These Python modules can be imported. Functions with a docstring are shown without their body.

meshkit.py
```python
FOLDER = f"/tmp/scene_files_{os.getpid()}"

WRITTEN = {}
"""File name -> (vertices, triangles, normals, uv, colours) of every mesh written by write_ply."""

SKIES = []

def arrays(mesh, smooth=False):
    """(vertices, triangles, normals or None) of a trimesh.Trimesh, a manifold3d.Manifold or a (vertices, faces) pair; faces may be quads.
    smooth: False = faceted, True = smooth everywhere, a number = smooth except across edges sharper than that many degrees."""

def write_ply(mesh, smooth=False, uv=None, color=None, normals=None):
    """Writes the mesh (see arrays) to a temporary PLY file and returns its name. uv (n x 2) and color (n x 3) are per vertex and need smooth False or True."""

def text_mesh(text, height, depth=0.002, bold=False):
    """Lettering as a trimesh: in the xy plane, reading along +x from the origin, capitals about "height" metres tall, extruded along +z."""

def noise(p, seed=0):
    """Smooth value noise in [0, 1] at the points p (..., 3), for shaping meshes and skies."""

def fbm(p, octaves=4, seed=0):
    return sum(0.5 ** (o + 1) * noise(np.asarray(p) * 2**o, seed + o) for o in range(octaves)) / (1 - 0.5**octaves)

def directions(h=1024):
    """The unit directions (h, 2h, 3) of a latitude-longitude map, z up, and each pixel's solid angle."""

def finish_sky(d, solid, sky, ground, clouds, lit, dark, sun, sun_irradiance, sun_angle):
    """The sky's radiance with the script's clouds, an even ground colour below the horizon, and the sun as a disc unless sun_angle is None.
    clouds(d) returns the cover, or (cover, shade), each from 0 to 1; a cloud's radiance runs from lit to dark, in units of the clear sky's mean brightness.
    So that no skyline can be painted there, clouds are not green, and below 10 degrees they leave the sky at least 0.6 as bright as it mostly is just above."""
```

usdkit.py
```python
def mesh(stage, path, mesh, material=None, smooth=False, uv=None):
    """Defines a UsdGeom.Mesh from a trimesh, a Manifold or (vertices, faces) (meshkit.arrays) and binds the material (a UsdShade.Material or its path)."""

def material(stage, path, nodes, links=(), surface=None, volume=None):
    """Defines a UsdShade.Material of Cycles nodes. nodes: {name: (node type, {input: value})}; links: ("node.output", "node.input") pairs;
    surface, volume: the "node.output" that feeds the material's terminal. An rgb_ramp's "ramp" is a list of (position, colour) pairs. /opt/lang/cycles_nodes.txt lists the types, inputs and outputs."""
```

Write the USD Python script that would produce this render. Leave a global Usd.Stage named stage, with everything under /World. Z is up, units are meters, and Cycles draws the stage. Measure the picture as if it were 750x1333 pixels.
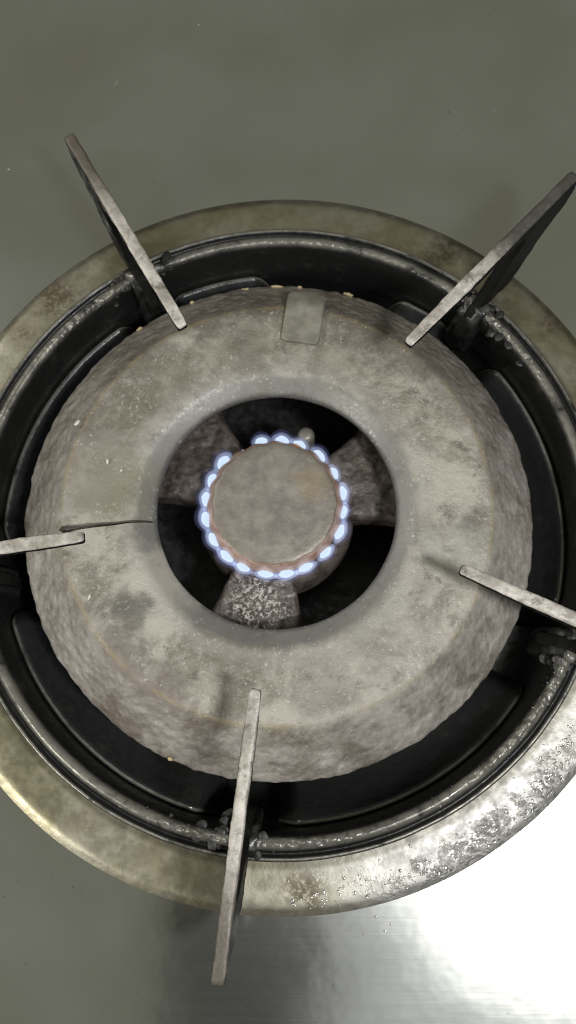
import math
import numpy as np
import trimesh
import manifold3d as m3
import usdkit
from meshkit import fbm, noise
from shapely.geometry import Polygon
from pxr import Usd, UsdGeom, UsdLux, UsdShade, Gf, Sdf

stage = Usd.Stage.CreateInMemory()
UsdGeom.SetStageUpAxis(stage, 'Z')
UsdGeom.Xform.Define(stage, '/World')
UsdGeom.Scope.Define(stage, '/World/Looks')

# ---------------------------------------------------------------- camera
CAM = np.array([0.014353, -0.106797, 0.457495])
TILT, PAN, ROLL, FPX = 0.239586, 0.021955, 0.004403, 1200.46
def rot(a, b, g):
    ca, sa, cb, sb, cg, sg = math.cos(a), math.sin(a), math.cos(b), math.sin(b), math.cos(g), math.sin(g)
    return (np.array([[cg, -sg, 0], [sg, cg, 0], [0, 0, 1]]) @ np.array([[cb, 0, sb], [0, 1, 0], [-sb, 0, cb]])
            @ np.array([[1, 0, 0], [0, ca, -sa], [0, sa, ca]]))
R = rot(TILT, PAN, ROLL)
cam = UsdGeom.Camera.Define(stage, '/World/camera')
FL = 4.4
cam.CreateFocalLengthAttr(FL)
cam.CreateHorizontalApertureAttr(750 / FPX * FL)
cam.CreateClippingRangeAttr((0.01, 50))
cam.CreateFStopAttr(1.3)
cam.CreateFocusDistanceAttr(0.415)
M = Gf.Matrix4d(1.0)
for i in range(3):
    M.SetRow(i, Gf.Vec4d(*R[:, i], 0))
M.SetRow(3, Gf.Vec4d(*CAM, 1))
cam.AddTransformOp().Set(M)
cam.CreateExposureAttr(0.0)

# ---------------------------------------------------------------- light
KEY, KEY_COL = 155.0, (0.98, 0.98, 1.0)
PANEL, PANEL_COL = 0.165, (1.0, 1.0, 0.78)
AMB, AMB_COL = 0.012, (1.0, 1.0, 0.88)

dome = UsdLux.DomeLight.Define(stage, '/World/room_light')
amb = usdkit.material(stage, '/World/Looks/room_air', {'b': ('background_shader', {'color': AMB_COL, 'strength': AMB})}, surface='b.background')
UsdShade.MaterialBindingAPI.Apply(dome.GetPrim()).Bind(amb)

def rect_light(name, pos, target, w, h, intensity, color):
    l = UsdLux.RectLight.Define(stage, '/World/' + name)
    l.CreateWidthAttr(w); l.CreateHeightAttr(h); l.CreateIntensityAttr(intensity); l.CreateColorAttr(Gf.Vec3f(*color)); l.CreateNormalizeAttr(False)
    p, t = np.array(pos, float), np.array(target, float)
    z = (p - t) / np.linalg.norm(p - t)
    x = np.cross([0, 1, 0] if abs(z[1]) < 0.9 else [1, 0, 0], z); x /= np.linalg.norm(x)
    y = np.cross(z, x)
    m = Gf.Matrix4d(1.0)
    for i, a in enumerate((x, y, z)):
        m.SetRow(i, Gf.Vec4d(*a, 0))
    m.SetRow(3, Gf.Vec4d(*p, 1))
    l.AddTransformOp().Set(m)
    return l
rect_light('hanging_lamp', (0.325, -0.29, 0.82), (0, 0, 0), 0.14, 0.08, KEY, KEY_COL)
rect_light('side_lamp', (-0.90, -0.66, 0.75), (0, 0, 0), 0.34, 0.2, 31.0, (1.0, 0.98, 0.93))
rect_light('side_lamp_001', (-0.85, 0.42, 0.80), (0, 0, 0), 0.24, 0.16, 26.0, (1.0, 0.98, 0.93))
# added overhead light panels; the gap between them leaves a dark reflection
Z = 1.5
def overhead_panel(name, x0, x1, y0, y1, power=PANEL, color=PANEL_COL):
    rect_light(name, ((x0 + x1) / 2, (y0 + y1) / 2, Z), ((x0 + x1) / 2, (y0 + y1) / 2, 0), x1 - x0, y1 - y0, power, color)
overhead_panel('fill_panel', -1.6, 1.6, -0.38, 2.6)
overhead_panel('fill_panel_001', -1.6, -0.27, -1.8, -0.38)
overhead_panel('bright_fill_panel', 0.05, 0.27, -1.5, -0.38, 0.50, (0.97, 0.98, 1.05))  # added bright panels for the pale reflection at the lower right
overhead_panel('bright_fill_panel_001', 0.27, 1.1, -1.5, -0.58, 0.50, (0.97, 0.98, 1.05))
overhead_panel('glare_panel', 0.27, 0.80, -0.58, -0.38, 1.7, (0.97, 0.98, 1.03))  # added panel that widens the white glare on the hob

# ---------------------------------------------------------------- materials
class G:
    """A little node graph."""
    def __init__(self):
        self.n, self.l, self.k = {}, [], 0
    def add(self, kind, vals=None, **links):
        self.k += 1
        name = 'n%d' % self.k
        self.n[name] = (kind, vals or {})
        for k, v in links.items():
            self.l.append((v, name + '.' + k))
        return name
    def pos(self):
        if not hasattr(self, '_p'):
            self._p = self.add('geometry') + '.position'
        return self._p
    def scaled(self, s, loc=(0, 0, 0)):
        return self.add('mapping', {'scale': s, 'location': loc}, vector=self.pos()) + '.vector'
    def noise(self, scale, detail=4, rough=0.55, dist=0.0, vec=None, loc=None):
        v = vec or (self.scaled((1, 1, 1), loc) if loc else self.pos())
        return self.add('noise_texture', {'scale': scale, 'detail': detail, 'roughness': rough, 'distortion': dist}, vector=v) + '.fac'
    def voronoi(self, scale, feature='f1', out='distance'):
        return self.add('voronoi_texture', {'scale': scale, 'feature': feature}, vector=self.pos()) + '.' + out
    def rng(self, v, a, b, c=0.0, d=1.0, kind='smoothstep'):
        return self.add('map_range', {'range_type': kind, 'from_min': a, 'from_max': b, 'to_min': c, 'to_max': d, 'clamp': True}, value=v) + '.result'
    def math(self, op, a, b):
        links, vals = {}, {'math_type': op}
        for nm, x in (('value1', a), ('value2', b)):
            if isinstance(x, str): links[nm] = x
            else: vals[nm] = x
        return self.add('math', vals, **links) + '.value'
    def mix(self, f, a, b, kind='mix'):
        links, vals = {}, {'mix_type': kind}
        for nm, x in (('fac', f), ('color1', a), ('color2', b)):
            if isinstance(x, str): links[nm] = x
            else: vals[nm] = x
        return self.add('mix', vals, **links) + '.color'
    def radius(self, cx, cy):
        v = self.add('vector_math', {'math_type': 'multiply', 'vector2': (1, 1, 0)}, vector1=self.scaled((1, 1, 1), (-cx, -cy, 0))) + '.vector'
        return self.add('vector_math', {'math_type': 'length'}, vector1=v) + '.value'
    def near(self, x, y, r, soft, jitter=None):
        """1 inside a spot round (x, y), 0 outside; jitter: a noise that frays its rim."""
        d = self.radius(x, y)
        if jitter: d = self.math('add', d, self.math('multiply', self.math('subtract', jitter, 0.5), 2.2 * r))
        return self.rng(d, r - soft, r + soft, 1.0, 0.0)
    def bump(self, h, strength, distance, normal=None):
        links = {'height': h}
        if isinstance(strength, str):
            links['strength'] = strength; strength = 1.0
        if normal: links['normal'] = normal
        return self.add('bump', {'strength': strength, 'distance': distance}, **links) + '.normal'
    def done(self, name, col, rough, normal=None, **vals):
        links = {}
        if normal: links['normal'] = normal
        for nm, x in (('base_color', col), ('roughness', rough)):
            if isinstance(x, str): links[nm] = x
            else: vals[nm] = x
        for k in list(vals):
            if isinstance(vals[k], str): links[k] = vals.pop(k)
        p = self.add('principled_bsdf', vals, **links)
        return usdkit.material(stage, '/World/Looks/' + name, self.n, self.l, surface=p + '.BSDF')

PC = (-0.0015, 0.0021)        # centre of the cast-iron disc
TC = (0.0005, -0.0017)        # centre of the trim ring
BC = (-0.0027, 0.0062)        # centre of the burner

def mat_hob():
    g = G()
    streak = g.noise(1.0, 3, .6, vec=g.scaled((14, 900, 1)))
    smear = g.noise(7, 4, .55, .4)
    film = g.rng(g.noise(11, 3, .5, .3, loc=(3, 1, 0)), .36, .66)
    col = g.mix(film, (.585, .595, .56), (.515, .525, .475))
    spots = g.rng(g.noise(420, 1, .5), .755, .79)
    col = g.mix(g.math('multiply', spots, .45), col, (.12, .10, .08))
    rough = g.math('add', g.rng(smear, .3, .7, .13, .19), g.rng(streak, .3, .7, -.006, .006))
    nrm = g.bump(streak, .007, .0004)
    nrm = g.bump(g.noise(60, 2, .5), .05, .002, nrm)
    return g.done('brushed_steel', col, rough, nrm, metallic=.93)

def mat_trim():
    g = G()
    fray = g.noise(160, 4, .65)
    patch = g.rng(g.noise(22, 4, .6, .5), .40, .62)
    col = g.mix(patch, (.40, .38, .295), (.31, .285, .19))
    neutral_zone = g.near(.105, -.150, .085, .055)  # neutral grey, slightly rougher zone at the lower right
    col = g.mix(g.math('multiply', neutral_zone, .85), col, (.345, .34, .325))
    rust = None
    for x, y, r, f in ((-.122, .124, .021, .9), (-.138, .103, .013, .6), (.090, .150, .022, .8), (.141, .107, .013, .9), (-.090, -.147, .014, .6), (.012, -.177, .016, .8), (-.152, -.073, .010, .5), (.118, .130, .012, .5), (-.06, -.165, .014, .4)):
        s = g.math('multiply', g.near(x, y, r * .6, r * .6, fray), f)
        rust = s if rust is None else g.math('maximum', rust, s)
    rust = g.math('multiply', rust, g.rng(g.noise(130, 6, .7, .6), .36, .50))
    rust = g.math('multiply', rust, g.rng(g.noise(480, 3, .7), .28, .52))
    col = g.mix(g.math('multiply', rust, .9), col, (.085, .058, .033))
    edge = g.radius(*TC)
    col = g.mix(g.math('multiply', g.rng(edge, .1665, .1635), .6), col, (.10, .09, .06))
    fine = g.noise(500, 3, .6)
    rough = g.math('add', g.math('add', g.rng(fray, .35, .7, .33, .46), g.math('multiply', neutral_zone, .10)), g.math('multiply', rust, .3))
    nrm = g.bump(g.noise(90, 4, .6), .18, .0012)
    nrm = g.bump(fine, .10, .0004, nrm)
    crust = g.math('multiply', g.near(.098, -.146, .052, .026), g.rng(g.noise(75, 4, .65, .4), .40, .62))
    crust = g.math('multiply', crust, g.rng(g.math('add', edge, g.math('multiply', g.math('subtract', fray, .5), .012)), .167, .175))
    lump = g.math('multiply', g.rng(g.noise(380, 4, .65, .5), .38, .72), crust)
    nrm = g.bump(lump, .7, .0007, nrm)
    col = g.mix(g.math('multiply', lump, .2), col, (.30, .27, .22))
    return g.done('greasy_steel', col, rough, nrm, metallic=.88)

def mat_black(name, base=.012, rough=.25, worn=(.10, .095, .08), amount=.25, crest=(), spec=.5):
    g = G()
    n = g.noise(70, 5, .65, .4)
    w = g.math('multiply', g.rng(n, .55, .72), amount)
    col = g.mix(w, (base, base * 1.02, base * .95), worn)
    r = g.rng(g.noise(240, 3, .6), .3, .7, rough - .08, rough + .14)
    met = None
    for r0, hw, f in crest:
        rad = g.math('add', g.radius(0, 0), g.math('multiply', g.math('subtract', n, .5), .0012))
        b = g.math('multiply', g.math('multiply', g.rng(rad, r0 - hw * 1.5, r0 - hw * .5), g.rng(rad, r0 + hw * 1.5, r0 + hw * .5)), g.math('multiply', g.rng(n, .30, .52), f))
        met = b if met is None else g.math('maximum', met, b)
    if met:
        col = g.mix(met, col, (.27, .26, .22))
        return g.done(name, col, r, g.bump(g.noise(300, 4, .65), .25, .0008), specular_ior_level=spec, metallic=g.math('multiply', met, .55))
    nrm = g.bump(g.noise(300, 4, .65), .25, .0008)
    return g.done(name, col, r, nrm, specular_ior_level=spec)

def mat_plate():
    g = G()
    big = g.noise(26, 8, .68, .5)
    mid = g.noise(80, 9, .74, .3)
    fine = g.noise(620, 3, .7)
    rad = g.radius(*PC)
    col = g.mix(g.rng(big, .40, .60), (.19, .170, .128), (.43, .405, .335))
    col = g.mix(g.math('multiply', g.rng(mid, .50, .68), .55), col, (.50, .475, .42))
    col = g.mix(g.math('multiply', g.rng(mid, .47, .33), .8), col, (.11, .096, .075))
    col = g.mix(g.math('multiply', g.rng(fine, .58, .70), .55), col, (.55, .52, .46))
    fray = g.noise(120, 4, .6)
    jr = g.math('add', rad, g.math('multiply', g.math('subtract', fray, .5), .010))
    # worn pale band just outside the chamfer
    band = g.math('multiply', g.rng(jr, .067, .071), g.rng(jr, .081, .073))
    col = g.mix(g.math('multiply', band, .5), col, (.34, .325, .285))
    # smooth chamfer
    cham = g.rng(jr, .0715, .0660)
    col = g.mix(g.math('multiply', cham, .85), col, (.20, .198, .182))
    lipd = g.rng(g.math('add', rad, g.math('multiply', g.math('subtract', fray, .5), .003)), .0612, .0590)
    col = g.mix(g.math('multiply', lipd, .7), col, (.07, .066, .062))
    # smooth brown sector above the split, pale crust below it
    for x, y, r, c, f in ((-.082, .012, .017, (.25, .228, .155), .8), (-.095, .020, .020, (.33, .30, .25), .5), (-.085, .030, .012, (.20, .19, .15), .5), (-.058, -.036, .016, (.50, .47, .40), .8), (-.070, -.050, .010, (.115, .108, .088), .8),
                          (-.02, .085, .020, (.19, .175, .13), .6), (.03, .080, .016, (.21, .195, .15), .5), (-.055, .072, .016, (.20, .185, .14), .5), (-.040, .104, .014, (.095, .08, .06), .7), (-.012, .112, .010, (.085, .07, .052), .8), (.050, .100, .020, (.10, .084, .062), .75), (.075, .080, .015, (.13, .115, .09), .5), (.092, -.006, .0035, (.12, .112, .1), .7),
                          (-.102, .048, .010, (.10, .088, .07), .7), (-.080, -.092, .022, (.135, .105, .088), .85), (-.055, -.108, .018, (.14, .11, .092), .8), (-.03, -.112, .014, (.17, .14, .12), .6), (-.075, -.068, .013, (.15, .13, .10), .7), (-.095, -.060, .010, (.46, .43, .40), .5), (.085, .088, .014, (.11, .092, .07), .6), (.03, .115, .014, (.10, .082, .06), .6), (-.115, .03, .012, (.15, .12, .10), .5), (.112, .02, .012, (.2, .165, .145), .5), (.02, -.085, .016, (.20, .18, .155), .5), (-.055, -.085, .013, (.16, .135, .115), .6), (.055, -.060, .022, (.31, .30, .27), .4), (.088, -.020, .018, (.30, .295, .265), .45)):
        s = g.near(x, y, r, r * .55, fray)
        col = g.mix(g.math('multiply', s, f), col, c)
    # scorched brown band that runs over the step
    jb = g.math('add', rad, g.math('multiply', g.math('subtract', g.noise(40, 7, .7, .4), .5), .040))
    yy = g.add('separate_xyz', {}, vector=g.pos()) + '.y'
    brown = g.math('multiply', g.rng(jb, .094, .108), g.rng(yy, -.03, .06))
    col = g.mix(g.math('multiply', brown, .6), col, (.135, .115, .088))
    # flange: pinkish grey
    fl = g.math('multiply', g.rng(g.math('add', rad, g.math('multiply', g.math('subtract', g.noise(55, 8, .72), .5), .024)), .0985, .1130), g.rng(yy, .10, .02, .45, 1.0))
    flc = g.mix(g.rng(mid, .35, .65), (.29, .264, .228), (.47, .437, .395))
    flc = g.mix(g.math('multiply', g.rng(g.noise(34, 8, .7, .4, loc=(4, 1, 0)), .53, .36), .75), flc, (.145, .120, .094))
    col = g.mix(g.math('multiply', fl, .72), col, flc)
    # ochre line along the step
    line = g.math('multiply', g.rng(rad, .1030, .1040), g.rng(rad, .1062, .1050))
    line = g.math('multiply', line, g.rng(g.noise(45, 3, .6, loc=(1, 2, 0)), .38, .56))
    col = g.mix(g.math('multiply', line, .38), col, (.36, .28, .14))
    g_str = g.rng(rad, .064, .074, .06, .40)
    rough = g.rng(g.math('add', fine, g.math('multiply', mid, .6)), .55, 1.05, .30, .56)
    nrm = g.bump(g.noise(210, 9, .80), g_str, .0015)
    pock = g.add('voronoi_texture', {'scale': 210, 'feature': 'smooth_f1', 'smoothness': .6}, vector=g.pos()) + '.distance'
    nrm = g.bump(pock, g.rng(rad, .104, .110, .0, .45), .0016, nrm)
    nrm = g.bump(g.noise(760, 4, .75), g.rng(rad, .064, .074, .05, .40), .0007, nrm)
    painted_glint = g.math('multiply', g.rng(g.voronoi(1100, out='color'), .78, .86), g.rng(g.noise(140, 4, .7), .45, .6))
    col = g.mix(g.math('multiply', painted_glint, .45), col, (.62, .59, .53))  # sparkle put into the colour as pale flecks
    rough = g.math('subtract', rough, g.math('multiply', painted_glint, .12))
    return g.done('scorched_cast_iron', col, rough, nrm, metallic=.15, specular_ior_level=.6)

def mat_lug():
    g = G()
    n = g.noise(110, 4, .6)
    col = g.mix(g.rng(n, .38, .64), (.19, .182, .14), (.27, .26, .21))
    return g.done('smooth_cast_iron', col, .5, g.bump(g.noise(420, 4, .65), .3, .0008), metallic=.1)

def mat_prong(name='worn_iron', burnt=(.150, .185)):
    g = G()
    geo = g.add('geometry')
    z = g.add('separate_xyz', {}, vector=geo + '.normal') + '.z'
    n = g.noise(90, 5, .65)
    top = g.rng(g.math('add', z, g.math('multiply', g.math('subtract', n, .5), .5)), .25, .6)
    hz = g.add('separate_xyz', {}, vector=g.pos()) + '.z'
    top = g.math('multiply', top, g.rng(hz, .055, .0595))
    bare = g.mix(g.rng(n, .35, .65), (.33, .30, .255), (.60, .565, .50))
    bare = g.mix(g.math('multiply', g.rng(g.noise(420, 3, .7), .60, .70), .5), bare, (.5, .47, .42))
    r0 = g.radius(0, 0)
    bare = g.mix(g.math('multiply', g.rng(g.math('add', r0, g.math('multiply', g.math('subtract', n, .5), .06)), burnt[0], burnt[1]), .9), bare, (.085, .07, .05) if name == 'worn_iron' else (.03, .03, .026))
    bare = g.mix(g.math('multiply', g.rng(g.noise(150, 6, .7, loc=(2, 5, 1)), .52, .68), .7), bare, (.11, .095, .075))
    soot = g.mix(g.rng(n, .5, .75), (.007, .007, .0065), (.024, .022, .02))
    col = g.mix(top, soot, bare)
    return g.done(name, col, g.math('add', g.rng(n, .3, .7, .34, .52), g.rng(top, 0, 1, .25, 0)), g.bump(g.noise(380, 4, .65), .45, .0010), specular_ior_level=g.rng(top, 0, 1, .12, .5), metallic=g.math('multiply', top, .12))

def mat_arm():
    g = G()
    mid = g.noise(130, 5, .65, .5)
    col = g.mix(g.rng(mid, .35, .62), (.050, .040, .033), (.135, .112, .092))
    pale = g.math('multiply', g.near(-.012, -.042, .014, .008, g.noise(200, 3, .6)), g.rng(g.noise(520, 3, .7), .50, .58))
    col = g.mix(pale, col, (.55, .5, .44))
    return g.done('rusty_burner_iron', col, g.rng(g.noise(300, 3, .6), .35, .65, .30, .6), g.bump(g.noise(350, 5, .7), .5, .0014), metallic=.1)

def mat_cap():
    g = G()
    n = g.noise(95, 9, .72, .2)
    col = g.mix(g.rng(n, .34, .66), (.22, .203, .175), (.31, .288, .25))
    rb = g.math('add', g.radius(*BC), g.math('multiply', g.math('subtract', g.noise(90, 6, .7), .5), .014))
    col = g.mix(g.math('multiply', g.rng(rb, .024, .031), .5), col, (.20, .165, .13))
    col = g.mix(g.math('multiply', g.rng(g.noise(500, 3, .7), .62, .70), .6), col, (.40, .36, .29))
    col = g.mix(g.math('multiply', g.near(.016, .016, .008, .004, g.noise(180, 3, .6)), .45), col, (.36, .28, .17))
    return g.done('burnt_cap_iron', col, g.rng(n, .3, .7, .36, .52), g.bump(g.noise(420, 4, .65), .3, .0007), metallic=.3)

def mat_rim():
    g = G()
    n = g.noise(160, 4, .6)
    col = g.mix(g.rng(n, .35, .65), (.44, .27, .19), (.60, .44, .36))
    return g.done('heated_copper_brown', col, .45, g.bump(g.noise(500, 3, .6), .25, .0006), metallic=.4)

def flat(name, col, rough, **k):
    g = G()
    return g.done(name, col, rough, None, **k)

SOOTY = mat_prong('soot_blackened_iron', (.142, .165))
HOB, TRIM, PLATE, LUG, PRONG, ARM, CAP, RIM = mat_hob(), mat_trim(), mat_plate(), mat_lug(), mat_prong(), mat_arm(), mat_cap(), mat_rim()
BLACK = mat_black('black_grease_enamel', .015, .33, (.07, .066, .055), .35, ((.1552, .0022, .8), (.1621, .0006, .95)))
CRUST = mat_black('burnt_crust', .018, .46, (.09, .085, .07), .6)
LEDGE = mat_black('black_drip_enamel', .021, .32, (.06, .065, .045), .4, ((.1482, .0007, .8),), .7)
PAN = mat_black('sooty_pan', .011, .30, (.02, .02, .016), .3)
DROP = flat('amber_grease', (.60, .58, .54), .16, specular_ior_level=.8, metallic=.7)
FLAKE = flat('ochre_scale', (.46, .36, .20), .7)
WHITE = flat('pale_crumb', (.62, .58, .48), .5)
SCREW = flat('dull_screw_steel', (.26, .24, .2), .45, metallic=.4)
CORE = usdkit.material(stage, '/World/Looks/flame_core', {'e': ('emission', {'color': (.64, .78, 1.0), 'strength': .95})}, surface='e.emission')
GLOW = usdkit.material(stage, '/World/Looks/flame_inner_glow', {'v': ('principled_volume', {'density': 0.0, 'emission_color': (.58, .69, 1.0), 'emission_strength': 58.0})}, volume='v.volume')
HALO = usdkit.material(stage, '/World/Looks/flame_halo', {'v': ('principled_volume', {'density': 0.0, 'emission_color': (.42, .47, 1.0), 'emission_strength': 9.0})}, volume='v.volume')
EMBER = usdkit.material(stage, '/World/Looks/ember', {'e': ('emission', {'color': (1.0, .42, .08), 'strength': .55})}, surface='e.emission')

# ---------------------------------------------------------------- scene helpers
used = {}
def numbered(path):
    n = used.get(path, -1) + 1
    used[path] = n
    return path if n == 0 else '%s_%03d' % (path, n)
def tag(p, label=None, cat=None, group=None, kind=None):
    for k, v in (('label', label), ('category', cat), ('group', group), ('kind', kind)):
        if v: p.SetCustomDataByKey(k, v)
    return p
def thing(name, label, cat, at=(0, 0, 0), group=None):
    x = UsdGeom.Xform.Define(stage, numbered('/World/' + name))
    x.AddTranslateOp().Set(Gf.Vec3d(*at))
    x.GetPrim().SetCustomDataByKey('_', 0); x.GetPrim().ClearCustomDataByKey('_')
    ORIGIN[str(x.GetPath())] = np.array(at, float)
    return tag(x.GetPrim(), label, cat, group)
ORIGIN = {}
def part(name, mesh, mat, parent=None, smooth=40, label=None, kind=None):
    """One Mesh; its points are given in world coordinates."""
    base = str(parent.GetPath()) if parent is not None else '/World'
    path = numbered(base + '/' + name)
    root = '/'.join(path.split('/')[:3])
    o = ORIGIN.get(root, np.zeros(3))
    if hasattr(mesh, 'to_mesh'):
        q = mesh.to_mesh(); mesh = (q.vert_properties[:, :3], q.tri_verts)
    if isinstance(mesh, tuple): v, f = np.array(mesh[0], float), mesh[1]
    else: v, f = np.array(mesh.vertices), np.array(mesh.faces)
    p = usdkit.mesh(stage, path, (v - o, f), mat, smooth=smooth).GetPrim()
    return tag(p, label, kind=kind)

def lathe(profile, n=720, c=(0, 0), th=None, disp=None, closed=False, wrap=True):
    """Rings of the profile (r, z), outward side to the left of the way it runs."""
    th = np.linspace(0, 2 * np.pi, n, endpoint=False) if th is None else np.asarray(th)
    p = np.asarray(profile, float)
    r = np.repeat(p[None, :, 0], len(th), 0); z = np.repeat(p[None, :, 1], len(th), 0); t = np.repeat(th[:, None], len(p), 1)
    if disp: r, z = disp(r, z, t)
    v = np.stack([c[0] + r * np.cos(t), c[1] + r * np.sin(t), z], -1)
    a, k = len(th), len(p)
    i = np.arange(a if wrap else a - 1)[:, None]; j = np.arange(k if closed else k - 1)[None]
    i2, j2 = (i + 1) % a, (j + 1) % k
    q = np.stack(np.broadcast_arrays(i * k + j, i * k + j2, i2 * k + j2, i2 * k + j), -1).reshape(-1, 4)
    v = v.reshape(-1, 3)
    f = np.vstack([q[:, [0, 1, 2]], q[:, [0, 2, 3]]])
    m = trimesh.Trimesh(v, f, process=False)
    return m
def dense(profile, step):
    """A polyline with points no farther apart than step."""
    p = np.asarray(profile, float); out = [p[0]]
    for a, b in zip(p[:-1], p[1:]):
        k = max(1, int(np.ceil(np.linalg.norm(b - a) / step)))
        out += [a + (b - a) * s / k for s in range(1, k + 1)]
    return np.array(out)
def roundoff(profile, it=2):
    p = np.asarray(profile, float)
    for _ in range(it):
        q = np.empty((2 * len(p) - 2, 2)); q[0::2] = .75 * p[:-1] + .25 * p[1:]; q[1::2] = .25 * p[:-1] + .75 * p[1:]
        p = np.vstack([p[:1], q[1:-1] if False else q, p[-1:]])
    return p
def bell(t, deg, width):
    d = (np.degrees(t) - deg + 180) % 360 - 180
    return np.exp(-(d / width) ** 2)
def P3(r, z, t, c=(0, 0)):
    return np.stack([c[0] + r * np.cos(t), c[1] + r * np.sin(t), z], -1)
def fix(m):
    """Faces turned outward/up: flips a sheet whose mean normal looks down."""
    if m.face_normals[:, 2].sum() < 0: m.invert()
    return m

# ---------------------------------------------------------------- the hob sheet (setting)
rr = np.concatenate([[.1535, .158, .1630, .178, .19, .21, .25, .32, .45, .7, .95]])
hob = fix(lathe([(r, 0.0) for r in rr], 256))
lip = lathe([(.1535, 0.0), (.1530, -.004), (.1530, -.012)], 256)
o = part('stove_top', trimesh.util.concatenate([hob, lip]), HOB, smooth=30)
tag(o, 'brushed stainless steel hob sheet around the burner', kind='structure')

# ---------------------------------------------------------------- stained trim ring
def trim_disp(r, z, t):
    n = fbm(P3(r, z, t) * 55, 3, 4) - .5
    out = np.clip((r - .178) / .006, 0, 1)
    return r + out * .0003 * (fbm(P3(r, z * 0, t) * 40, 2, 9) - .5), z + .0004 * n * np.clip((z - .0008) / .001, 0, 1)
prof = roundoff([(.1565, .0006), (.1565, .0026), (.170, .0024), (.1780, .0022), (.1818, .0018), (.1843, .0008), (.1858, .0001)], 2)
tr = thing('trim_ring', 'flat grease stained steel ring lying on the hob around the black pot stand', 'trim ring', (TC[0], TC[1], 0))
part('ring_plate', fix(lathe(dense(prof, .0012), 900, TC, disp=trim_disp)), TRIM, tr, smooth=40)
def droplets(spots, seed, lo, hi, squash=.35):
    rg = np.random.default_rng(seed); out = []
    base = trimesh.creation.icosphere(subdivisions=1)
    for x, y, z, s in spots:
        m = base.copy(); m.apply_scale(s * rg.uniform(lo, hi))
        m.vertices *= [rg.uniform(.7, 1.5), rg.uniform(.7, 1.3), squash]
        m.vertices += (noise(m.vertices * 900 + rg.uniform(0, 50, 3), seed)[:, None] - .5) * s * .3
        m.apply_transform(trimesh.transformations.rotation_matrix(rg.uniform(0, 6.28), [0, 0, 1]))
        m.apply_translation([x, y, z]); out.append(m)
    return trimesh.util.concatenate(out)
rg = np.random.default_rng(5)
spots = []
for a0, aw, r0, rw, k, s in ((-56, 9, .1775, .0035, 110, .0005), (-46, 9, .1765, .004, 100, .0005), (-36, 7, .174, .004, 60, .0005), (-66, 8, .176, .004, 40, .0005), (-84, 5, .178, .003, 40, .0005), (-78, 8, .171, .004, 30, .0005),
                             (-151, 4, .170, .003, 22, .0006)):
    for _ in range(k):
        a = math.radians(rg.normal(a0, aw)); r = min(max(rg.normal(r0, rw), .1655), .1822)
        spots.append((TC[0] + r * math.cos(a), TC[1] + r * math.sin(a), .0025, s * rg.uniform(.4, 1.4)))
part('grease_droplets', droplets(spots, 6, .5, 1.2), DROP, tr, smooth=True, kind='stuff')

specks = []
for x, y, w, l, a in ((-.0962, .2617, .0003, .0022, 1.0), (-.100, .257, .0002, .0010, 1.2), (.045, -.187, .0006, .0008, .3), (.052, -.190, .0005, .0007, .8), (.049, -.193, .0004, .0006, .1), (.12, .24, .0003, .0012, .4), (-.05, .30, .0003, .0010, 2.0), (-.155, .205, .0003, .0012, .7)):
    m = trimesh.creation.icosphere(subdivisions=2); m.vertices *= [l, w, .00022]
    m.apply_transform(trimesh.transformations.rotation_matrix(a, [0, 0, 1])); m.apply_translation([x, y, .0001]); specks.append(m)
part('dried_splashes', trimesh.util.concatenate(specks), DROP, o, smooth=True, kind='stuff')

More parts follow.
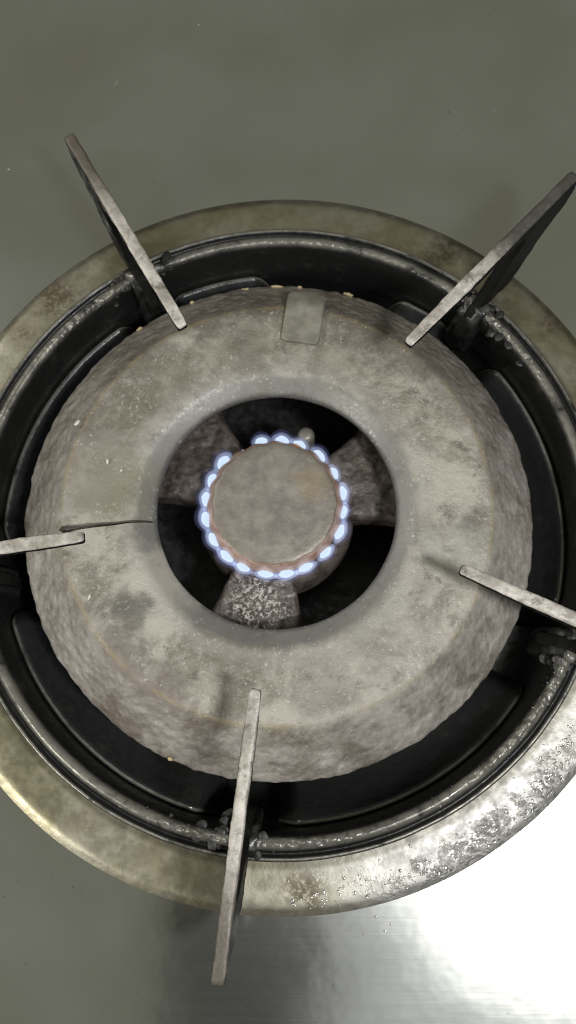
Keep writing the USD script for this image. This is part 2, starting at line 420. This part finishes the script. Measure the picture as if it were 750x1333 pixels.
# ---------------------------------------------------------------- dark pan below
pan = thing('drip_pan', 'deep black drip pan sunk in the hob below the cast iron disc', 'drip pan')
part('pan_shell', lathe(roundoff([(.1525, .001), (.1515, -.012), (.150, -.040), (.144, -.066), (.120, -.076), (.0005, -.078)], 2), 360), PAN, pan, smooth=60)
def ledge(a0, a1):
    th = np.radians(np.linspace(a0, a1, max(8, int(abs(a1 - a0) * 3))))
    e = np.minimum(np.degrees(th) - a0, a1 - np.degrees(th))
    e = np.clip(e / 5.0, 0, 1); fall = (1 - e) ** 2.2
    prof = dense(roundoff([(.1500, -.034), (.1500, -.0225), (.1490, -.0200), (.1468, -.0200), (.1450, -.0225), (.1385, -.031), (.128, -.041), (.112, -.052)], 2), .0012)
    def d(r, z, t):
        w = fall[:, None]
        return r + w * .0045 * np.clip((r - .135) / .012, 0, 1) * 0 - w * .000, z - w * .022 + .0006 * (fbm(P3(r, z, t) * 60, 3, 3) - .5)
    return lathe(prof, th=th, disp=d, wrap=False)
for a0, a1 in ((92.0, 117.5), (124.0, 183.0), (195.5, 257.0), (269.5, 328.5), (341.5, 401.0), (408.5, 426.5)):
    part('ledge', ledge(a0, a1), LEDGE, pan, smooth=60)

# ---------------------------------------------------------------- black pot stand
stand = thing('pot_stand', 'black greasy iron pot stand ring with five upright prongs', 'pot stand')
PR = [((-.0440, .0783), 120.41, .1170), ((.0600, .0693), 46.2, .1185), ((-.0846, -.0213), -171.54, .1160), ((.0804, -.0356), -25.27, .1165), ((-.0080, -.0872), -96.68, .1147)]
def crust(t):
    w = .10
    for deg, wd, s in ((120, 7, .8), (133, 12, .6), (46, 8, .9), (35, 10, .5), (-171, 8, .8), (-163, 9, .8), (-25, 8, 1), (-38, 16, 1), (-97, 9, .9), (-86, 10, .8), (-105, 8, .7), (75, 30, .25)):
        w = np.maximum(w, s * bell(t, deg, wd))
    return w
def ring_disp(r, z, t):
    q = P3(r, z, t)
    n = fbm(q * 420, 3, 2) - .45
    n2 = fbm(q * 90, 3, 7) - .5
    on = np.clip(1 - np.abs(r - .1545) / .005, 0, 1)
    on2 = np.clip((.1600 - r) / .002, 0, 1) * np.clip((r - .1495) / .001, 0, 1)
    return r + .0004 * n2, z + on * (crust(t) - .07) * .0060 * n + .0006 * n2 * on2
prof = roundoff([(.1630, .0029), (.1633, .0044), (.1620, .0053), (.1607, .0045), (.1602, .0031), (.1590, .0030), (.1582, .0056), (.1552, .0076), (.1522, .0056), (.1512, .0010), (.1508, -.006), (.1503, -.014), (.1500, -.026)], 2)
part('stand_ring', lathe(dense(prof, .0008), 1400, disp=ring_disp), BLACK, stand, smooth=True)

def solid(poly, thick, edge, seed, rough=.0002):
    """A plate of the outline poly (in s, z), thick across, with rounded edges and a slightly uneven skin."""
    poly = np.asarray(poly, float)
    if not Polygon(poly).exterior.is_ccw: poly = poly[::-1]
    cs = m3.CrossSection([poly])
    m = m3.Manifold.extrude(cs, thick).translate((0, 0, -thick / 2)).refine_to_length(edge)
    q = m.to_mesh(); t = trimesh.Trimesh(q.vert_properties[:, :3], q.tri_verts, process=True)
    trimesh.smoothing.filter_taubin(t, lamb=.5, nu=.5, iterations=9)
    v = t.vertices
    nn = t.vertex_normals
    t.vertices = v + nn * ((fbm(v * 240 + seed * 7.3, 3, seed) - .5) * 2 * rough + (fbm(v * 60 + seed * 3.1, 2, seed) - .5) * 2 * rough)[:, None]
    return t
def stand_up(m, base, deg, s0, taper=None):
    """(s, z, across) -> world: s runs along deg and equals s0 at base."""
    a = math.radians(deg); e = np.array([math.cos(a), math.sin(a)]); n = np.array([-e[1], e[0]])
    v = m.vertices
    w = np.interp(v[:, :1], [s0, s0 + .025, s0 + .06, s0 + .12], [taper, 1, 1, .88]) if taper else 1.0
    xy = np.asarray(base)[None] + (v[:, :1] - s0) * e + v[:, 2:] * w * n
    w = trimesh.Trimesh(np.column_stack([xy, v[:, 1]]), m.faces, process=False)
    if w.volume < 0: w.invert()
    return w
for k, (b, deg, L) in enumerate(PR):
    s0 = float(np.linalg.norm(b)); s1 = s0 + L
    lean = s0 - .0886
    def S(s): return s + lean
    poly = [(S(.0886), .0590), (S(.0884), .0622), (S(.0900), .0634), (.140, .0652), (s1 - .002, .0668), (s1, .0655), (s1 + .0008, .0545), (.1810, .0105), (.1770, .0062), (.1500, .0050),
            (.1440, -.0060), (.1430, -.0200), (.1395, -.0200), (.1400, -.0040), (.1480, .0085), (.1520, .0120), (.1740, .0530), (.1715, .0570), (.150, .0602)]
    arm = stand_up(solid(poly, .0061, .0016, k + 1, .00042), b, deg, s0, .80)
    part('prong', arm, SOOTY if k == 1 else PRONG, stand, smooth=True, label='prong with a soot blackened outer half' if k == 1 else None)
    g_ = [(.1400, -.018), (.1470, -.030), (.1500, -.030), (.1600, .0035), (.1600, .0095), (.1530, .0115), (.1470, .0060)]
    part('prong_root', stand_up(solid(g_, .0125, .0016, k + 11, .0016), b, deg, s0), BLACK, stand, smooth=True)
spots = []
for deg in (120, 46, -171, -25, -97):
    for _ in range(45):
        a = math.radians(deg + rg.normal(0, 8)); r = rg.normal(.1545, .0018)
        spots.append((r * math.cos(a), r * math.sin(a), .0057, .0009 * rg.uniform(.4, 1.3)))
for _ in range(70):
    a = math.radians(rg.uniform(-62, -28)); r = rg.normal(.1548, .0014)
    spots.append((r * math.cos(a), r * math.sin(a), .0060, .0009 * rg.uniform(.4, 1.2)))
lumps = []
for k, (b, deg, L) in enumerate(PR):
    e = math.radians(deg)
    for _ in range(30):
        a = e + rg.normal(0, .055) - .02; r = rg.normal(.1550, .0030)
        if r > .1615: continue
        m = trimesh.creation.icosphere(subdivisions=2); w = rg.uniform(.0012, .0034)
        m.vertices *= [w * rg.uniform(.7, 1.3), w * rg.uniform(.7, 1.3), w * .28]
        m.vertices += (fbm(m.vertices * 520 + rg.uniform(0, 40, 3), 3, 3)[:, None] - .5) * w * .35
        m.apply_transform(trimesh.transformations.rotation_matrix(rg.uniform(0, 6.28), [0, 0, 1]))
        m.apply_translation([r * math.cos(a), r * math.sin(a), .0056 - max(0, .1525 - r) * 2.2]); lumps.append(m)
part('burnt_grease', trimesh.util.concatenate(lumps), CRUST, stand, smooth=True, kind='stuff')
part('grease_beads', droplets(spots, 8, .5, 1.2, .6), BLACK, stand, smooth=True, kind='stuff')

# ---------------------------------------------------------------- cast-iron disc
disc = thing('burner_disc', 'scorched grey cast iron disc with a round hole around the flames', 'burner disc', (PC[0], PC[1], 0))
SPLIT = math.radians(-173.6)
th = np.linspace(0, 2 * np.pi, 1200, endpoint=False)
off = np.radians(np.concatenate([np.linspace(-.9, .9, 61)]))
th = np.unique(np.concatenate([th[np.abs((th - SPLIT + np.pi) % (2 * np.pi) - np.pi) > np.radians(1.0)], (SPLIT + off) % (2 * np.pi)]))
def disc_disp(r, z, t):
    q = P3(r, z, t)
    lo = fbm(q * 38, 3, 21) - .5
    hi = fbm(q * 260, 3, 22) - .5
    md = fbm(q * 120, 3, 23) - .5
    fl = np.clip((r - .1065) / .006, 0, 1)
    top = np.clip((r - .068) / .004, 0, 1)
    dz = lo * .0010 * top + hi * .0005 * top + fl * (md * .0005 + hi * .0012)
    rim = np.clip((r - .124) / .006, 0, 1)
    dr = rim * ((fbm(q * [50, 50, 0] + 3, 3, 24) - .5) * .0011 + (fbm(q * [230, 230, 0], 2, 25) - .5) * .0012)
    dr = dr + (1 - top) * (fbm(q * [60, 60, 0] + 9, 2, 26) - .5) * .0006
    ang = (t - SPLIT + np.pi) % (2 * np.pi) - np.pi
    d = np.abs(ang * r - .0001 * np.sin(r * 260))
    w = np.clip((r - .060) / .002, 0, 1) * np.clip((.1055 - r) / .002, 0, 1) * (.00035 + .00095 * np.clip((r - .06) / .045, 0, 1)) * 1.3
    cut = np.clip((w - d) / .00018, 0, 1) * (w > .0001)
    dz = dz - cut * .006
    dz = dz + .0006 * (ang > 0) * np.clip(1 - np.abs(ang) / .6, 0, 1) * top * (1 - fl)
    return r + dr, z + dz
prof = dense(roundoff([(.0700, .004), (.0640, .0125), (.0606, .0120), (.0590, .0145), (.0588, .0172), (.0598, .0187), (.0650, .0222), (.0685, .0243), (.0730, .0250), (.090, .0250), (.1010, .0250), (.1040, .0247), (.1064, .0231),
                       (.1090, .0206), (.1190, .0105), (.1285, .0005), (.1302, -.0022), (.1296, -.0058), (.1270, -.0068), (.115, .004)], 2), .0011)
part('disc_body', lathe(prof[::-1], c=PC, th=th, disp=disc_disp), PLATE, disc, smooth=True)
# lug on the far flange
lug = Polygon([(-.0098, -.0155), (.0098, -.0155), (.0098, .0150), (-.0098, .0150)]).buffer(-.003).buffer(.003)
mm = solid(np.array(lug.exterior.coords)[:-1], .0052, .0012, 40, .0003)
v = mm.vertices.copy()
bend = np.clip((v[:, 1] - .004) / .012, 0, 1) ** 1.5 * -.0075
mm.vertices = np.column_stack([v[:, 0], v[:, 1], v[:, 2] + bend])
mm.apply_transform(trimesh.transformations.rotation_matrix(math.radians(-8.5), [0, 0, 1]))
mm.apply_translation([.0120, .1015, .0249])
part('lug', mm, LUG, disc, smooth=True, label='raised flat lug at the far edge of the disc')
for k, (deg, r, w) in enumerate(((98.2, .1282, .0028), (90.5, .1284, .0040), (85, .1284, .0016), (73.1, .1290, .0036), (111.5, .1282, .0018), (125.7, .1282, .0022), (-113.1, .1296, .0016))):
    a = math.radians(deg)
    m = trimesh.creation.icosphere(subdivisions=2); w *= .8; m.vertices *= [.0009, w, .0013]
    m.vertices += (fbm(m.vertices * 700 + k * 5, 2, k)[:, None] - .5) * .0012
    m.apply_transform(trimesh.transformations.rotation_matrix(a, [0, 0, 1]))
    m.apply_translation([PC[0] + r * math.cos(a), PC[1] + r * math.sin(a), .0005]); part('scale_flake', m, FLAKE, disc, smooth=True)
for k, (x, y, z, w) in enumerate(((-.1006, .0444, .0255, .0024), (-.0895, -.0425, .0256, .0018), (-.0845, .0245, .0256, .0018), (-.0775, .0200, .0256, .0015), (-.063, .078, .0256, .0010))):
    m = trimesh.creation.icosphere(subdivisions=2); w *= .65; m.vertices *= [w * .55, w, w * .3]
    m.vertices += (fbm(m.vertices * 900 + k * 5, 2, k + 60)[:, None] - .5) * .0014
    m.apply_transform(trimesh.transformations.rotation_matrix(-.6 + k * .5, [0, 0, 1])); m.apply_translation([x, y, z])
    part('crumb', m, WHITE, disc, smooth=True)

# ---------------------------------------------------------------- burner
bu = thing('gas_burner', 'lit gas burner with a round brown cap and a ring of small blue flames', 'gas burner', (BC[0], BC[1], 0))
part('burner_head', lathe(roundoff([(.0290, .0110), (.0300, .0040), (.0318, .0010), (.0330, -.004), (.0385, -.010), (.0410, -.016), (.0410, -.030), (.034, -.060)], 2)[::1], 240, BC), ARM, bu, smooth=50)
def sector(a0, a1, r0, r1, z0, z1, thick, seed):
    th = np.radians(np.linspace(a0, a1, 90)); ra = np.linspace(r0, r1, 34)
    T, Rr = np.meshgrid(th, ra, indexing='ij')
    s = (Rr - r0) / (r1 - r0)
    mid = (a0 + a1) / 2
    T = np.radians(mid) + (T - np.radians(mid)) * (1 - .10 * np.sin(np.pi * s))
    edge = np.minimum(np.degrees(th) - a0, a1 - np.degrees(th)); drop = (np.clip(1 - edge / 4.0, 0, 1) ** 2)[:, None] * .003
    q = np.stack([Rr * np.cos(T), Rr * np.sin(T), 0 * T], -1)
    Zt = z0 + (z1 - z0) * s + (fbm(q * 110, 4, seed) - .5) * .0040 + (fbm(q * 420, 2, seed + 1) - .5) * .0012 - drop
    top = np.stack([BC[0] + q[..., 0], BC[1] + q[..., 1], Zt], -1); bot = top - [0, 0, thick]
    a, b = T.shape; idx = np.arange(a * b).reshape(a, b); N = a * b
    f = []
    def quad(i, j, k, l): f.append(np.stack([i, j, k, l], -1).reshape(-1, 4))
    quad(idx[:-1, :-1], idx[:-1, 1:], idx[1:, 1:], idx[1:, :-1])
    quad(idx[:-1, :-1] + N, idx[1:, :-1] + N, idx[1:, 1:] + N, idx[:-1, 1:] + N)
    for e in (idx[0, :], idx[:, -1], idx[-1, ::-1], idx[::-1, 0]):
        quad(e[:-1], e[:-1] + N, e[1:] + N, e[1:])
    q4 = np.vstack(f); m = trimesh.Trimesh(np.vstack([top.reshape(-1, 3), bot.reshape(-1, 3)]), np.vstack([q4[:, [0, 1, 2]], q4[:, [0, 2, 3]]]), process=False)
    if m.volume < 0: m.invert()
    return m
for k, (a0, a1) in enumerate(((115, 174.5), (-6.5, 49), (-126, -73.5))):
    part('burner_arm', sector(a0, a1, .036, .078, -.004, -.009, .012, 70 + k), ARM, bu, smooth=50, label='burner arm with pale burnt specks' if k == 2 else None)
sc = trimesh.util.concatenate([lathe(roundoff([(.0001, .0046), (.0030, .0044), (.0046, .0024), (.0048, .0), (.0048, -.018)], 2)[::1], 40)])
sc.apply_translation([.0128, .0488, -.010]); part('screw', sc, SCREW, bu, smooth=40)
# cap
def cap_disp(r, z, t):
    rim = np.clip((r - .0290) / .004, 0, 1)
    q = P3(r, z, t)
    return r + rim * (.00045 * np.cos(20 * t) + .0005 * (fbm(q * 120, 2, 31) - .5)), z + (fbm(q * 90, 3, 33) - .5) * .0006
cap = part('burner_cap', fix(lathe(dense(roundoff([(.0001, .0150), (.012, .0152), (.0270, .0150), (.0303, .0146), (.0315, .0136)], 2), .0012), 300, BC, disp=cap_disp)), CAP, bu, smooth=True)
part('cap_rim', lathe(dense(roundoff([(.0310, .0141), (.0319, .0132), (.0331, .0106), (.0339, .0086), (.0336, .0076), (.0300, .0072)], 2), .0006), 300, BC, disp=cap_disp), RIM, cap, smooth=True)
# flames
FLM = ((102.4, .9), (85, 1), (68.2, .9), (49.5, .95), (30, .9), (10.3, 1), (-5.2, .95), (-23, 1), (-43.3, 1), (-63, 1), (-80.5, 1), (-97.6, 1.05), (-115.6, 1), (-132.3, 1.05), (-151.2, 1.05), (-169.2, 1.05), (173, 1), (156.3, 1), (138.3, 1), (120.5, .35))
def flame_mesh(w, l, h, r0, z0, deg, seed):
    m = trimesh.creation.icosphere(subdivisions=3); v = m.vertices.copy()
    u = (v[:, 0] + 1) / 2                                      # 0 at the port, 1 at the tip
    taper = .62 + .45 * np.sin(np.pi * np.clip(u * .95, 0, 1)) ** .8
    x = r0 + u * l; y = v[:, 1] * w * taper; z = z0 + v[:, 2] * h * taper + u ** 1.6 * h * 1.1
    m.vertices = np.column_stack([x, y, z])
    m.vertices += (fbm(v * 1.4 + seed * 9.1, 2, seed)[:, None] - .5) * .0006
    m.apply_transform(trimesh.transformations.rotation_matrix(math.radians(deg), [0, 0, 1])); m.apply_translation([BC[0], BC[1], 0])
    return m
rf = np.random.default_rng(12)
for k, (deg, s) in enumerate(FLM):
    s *= rf.uniform(.95, 1.05); l = s * rf.uniform(.93, 1.07); d = deg + rf.uniform(-1, 1)
    f = part('flame', flame_mesh(.0035 * s, .0044 * l, .0028 * s, .0326, .0060, d, k), CORE, bu, smooth=True)
    part('flame_glow', flame_mesh(.0057 * s, .0068 * l, .0046 * s, .0317, .0055, d, k), GLOW, f, smooth=True)
    part('flame_halo', flame_mesh(.0066 * s, .0098 * l, .0062 * s, .0304, .0048, d, k), HALO, f, smooth=True)
m = trimesh.creation.icosphere(subdivisions=2); m.vertices *= [.0006, .0019, .0006]
m.apply_transform(trimesh.transformations.rotation_matrix(math.radians(70), [0, 0, 1])); m.apply_translation([BC[0] + .0318 * math.cos(math.radians(70)), BC[1] + .0318 * math.sin(math.radians(70)), .0130])
part('flame_tip', m, EMBER, bu, smooth=True, label='small orange flame tip on the rim of the cap')
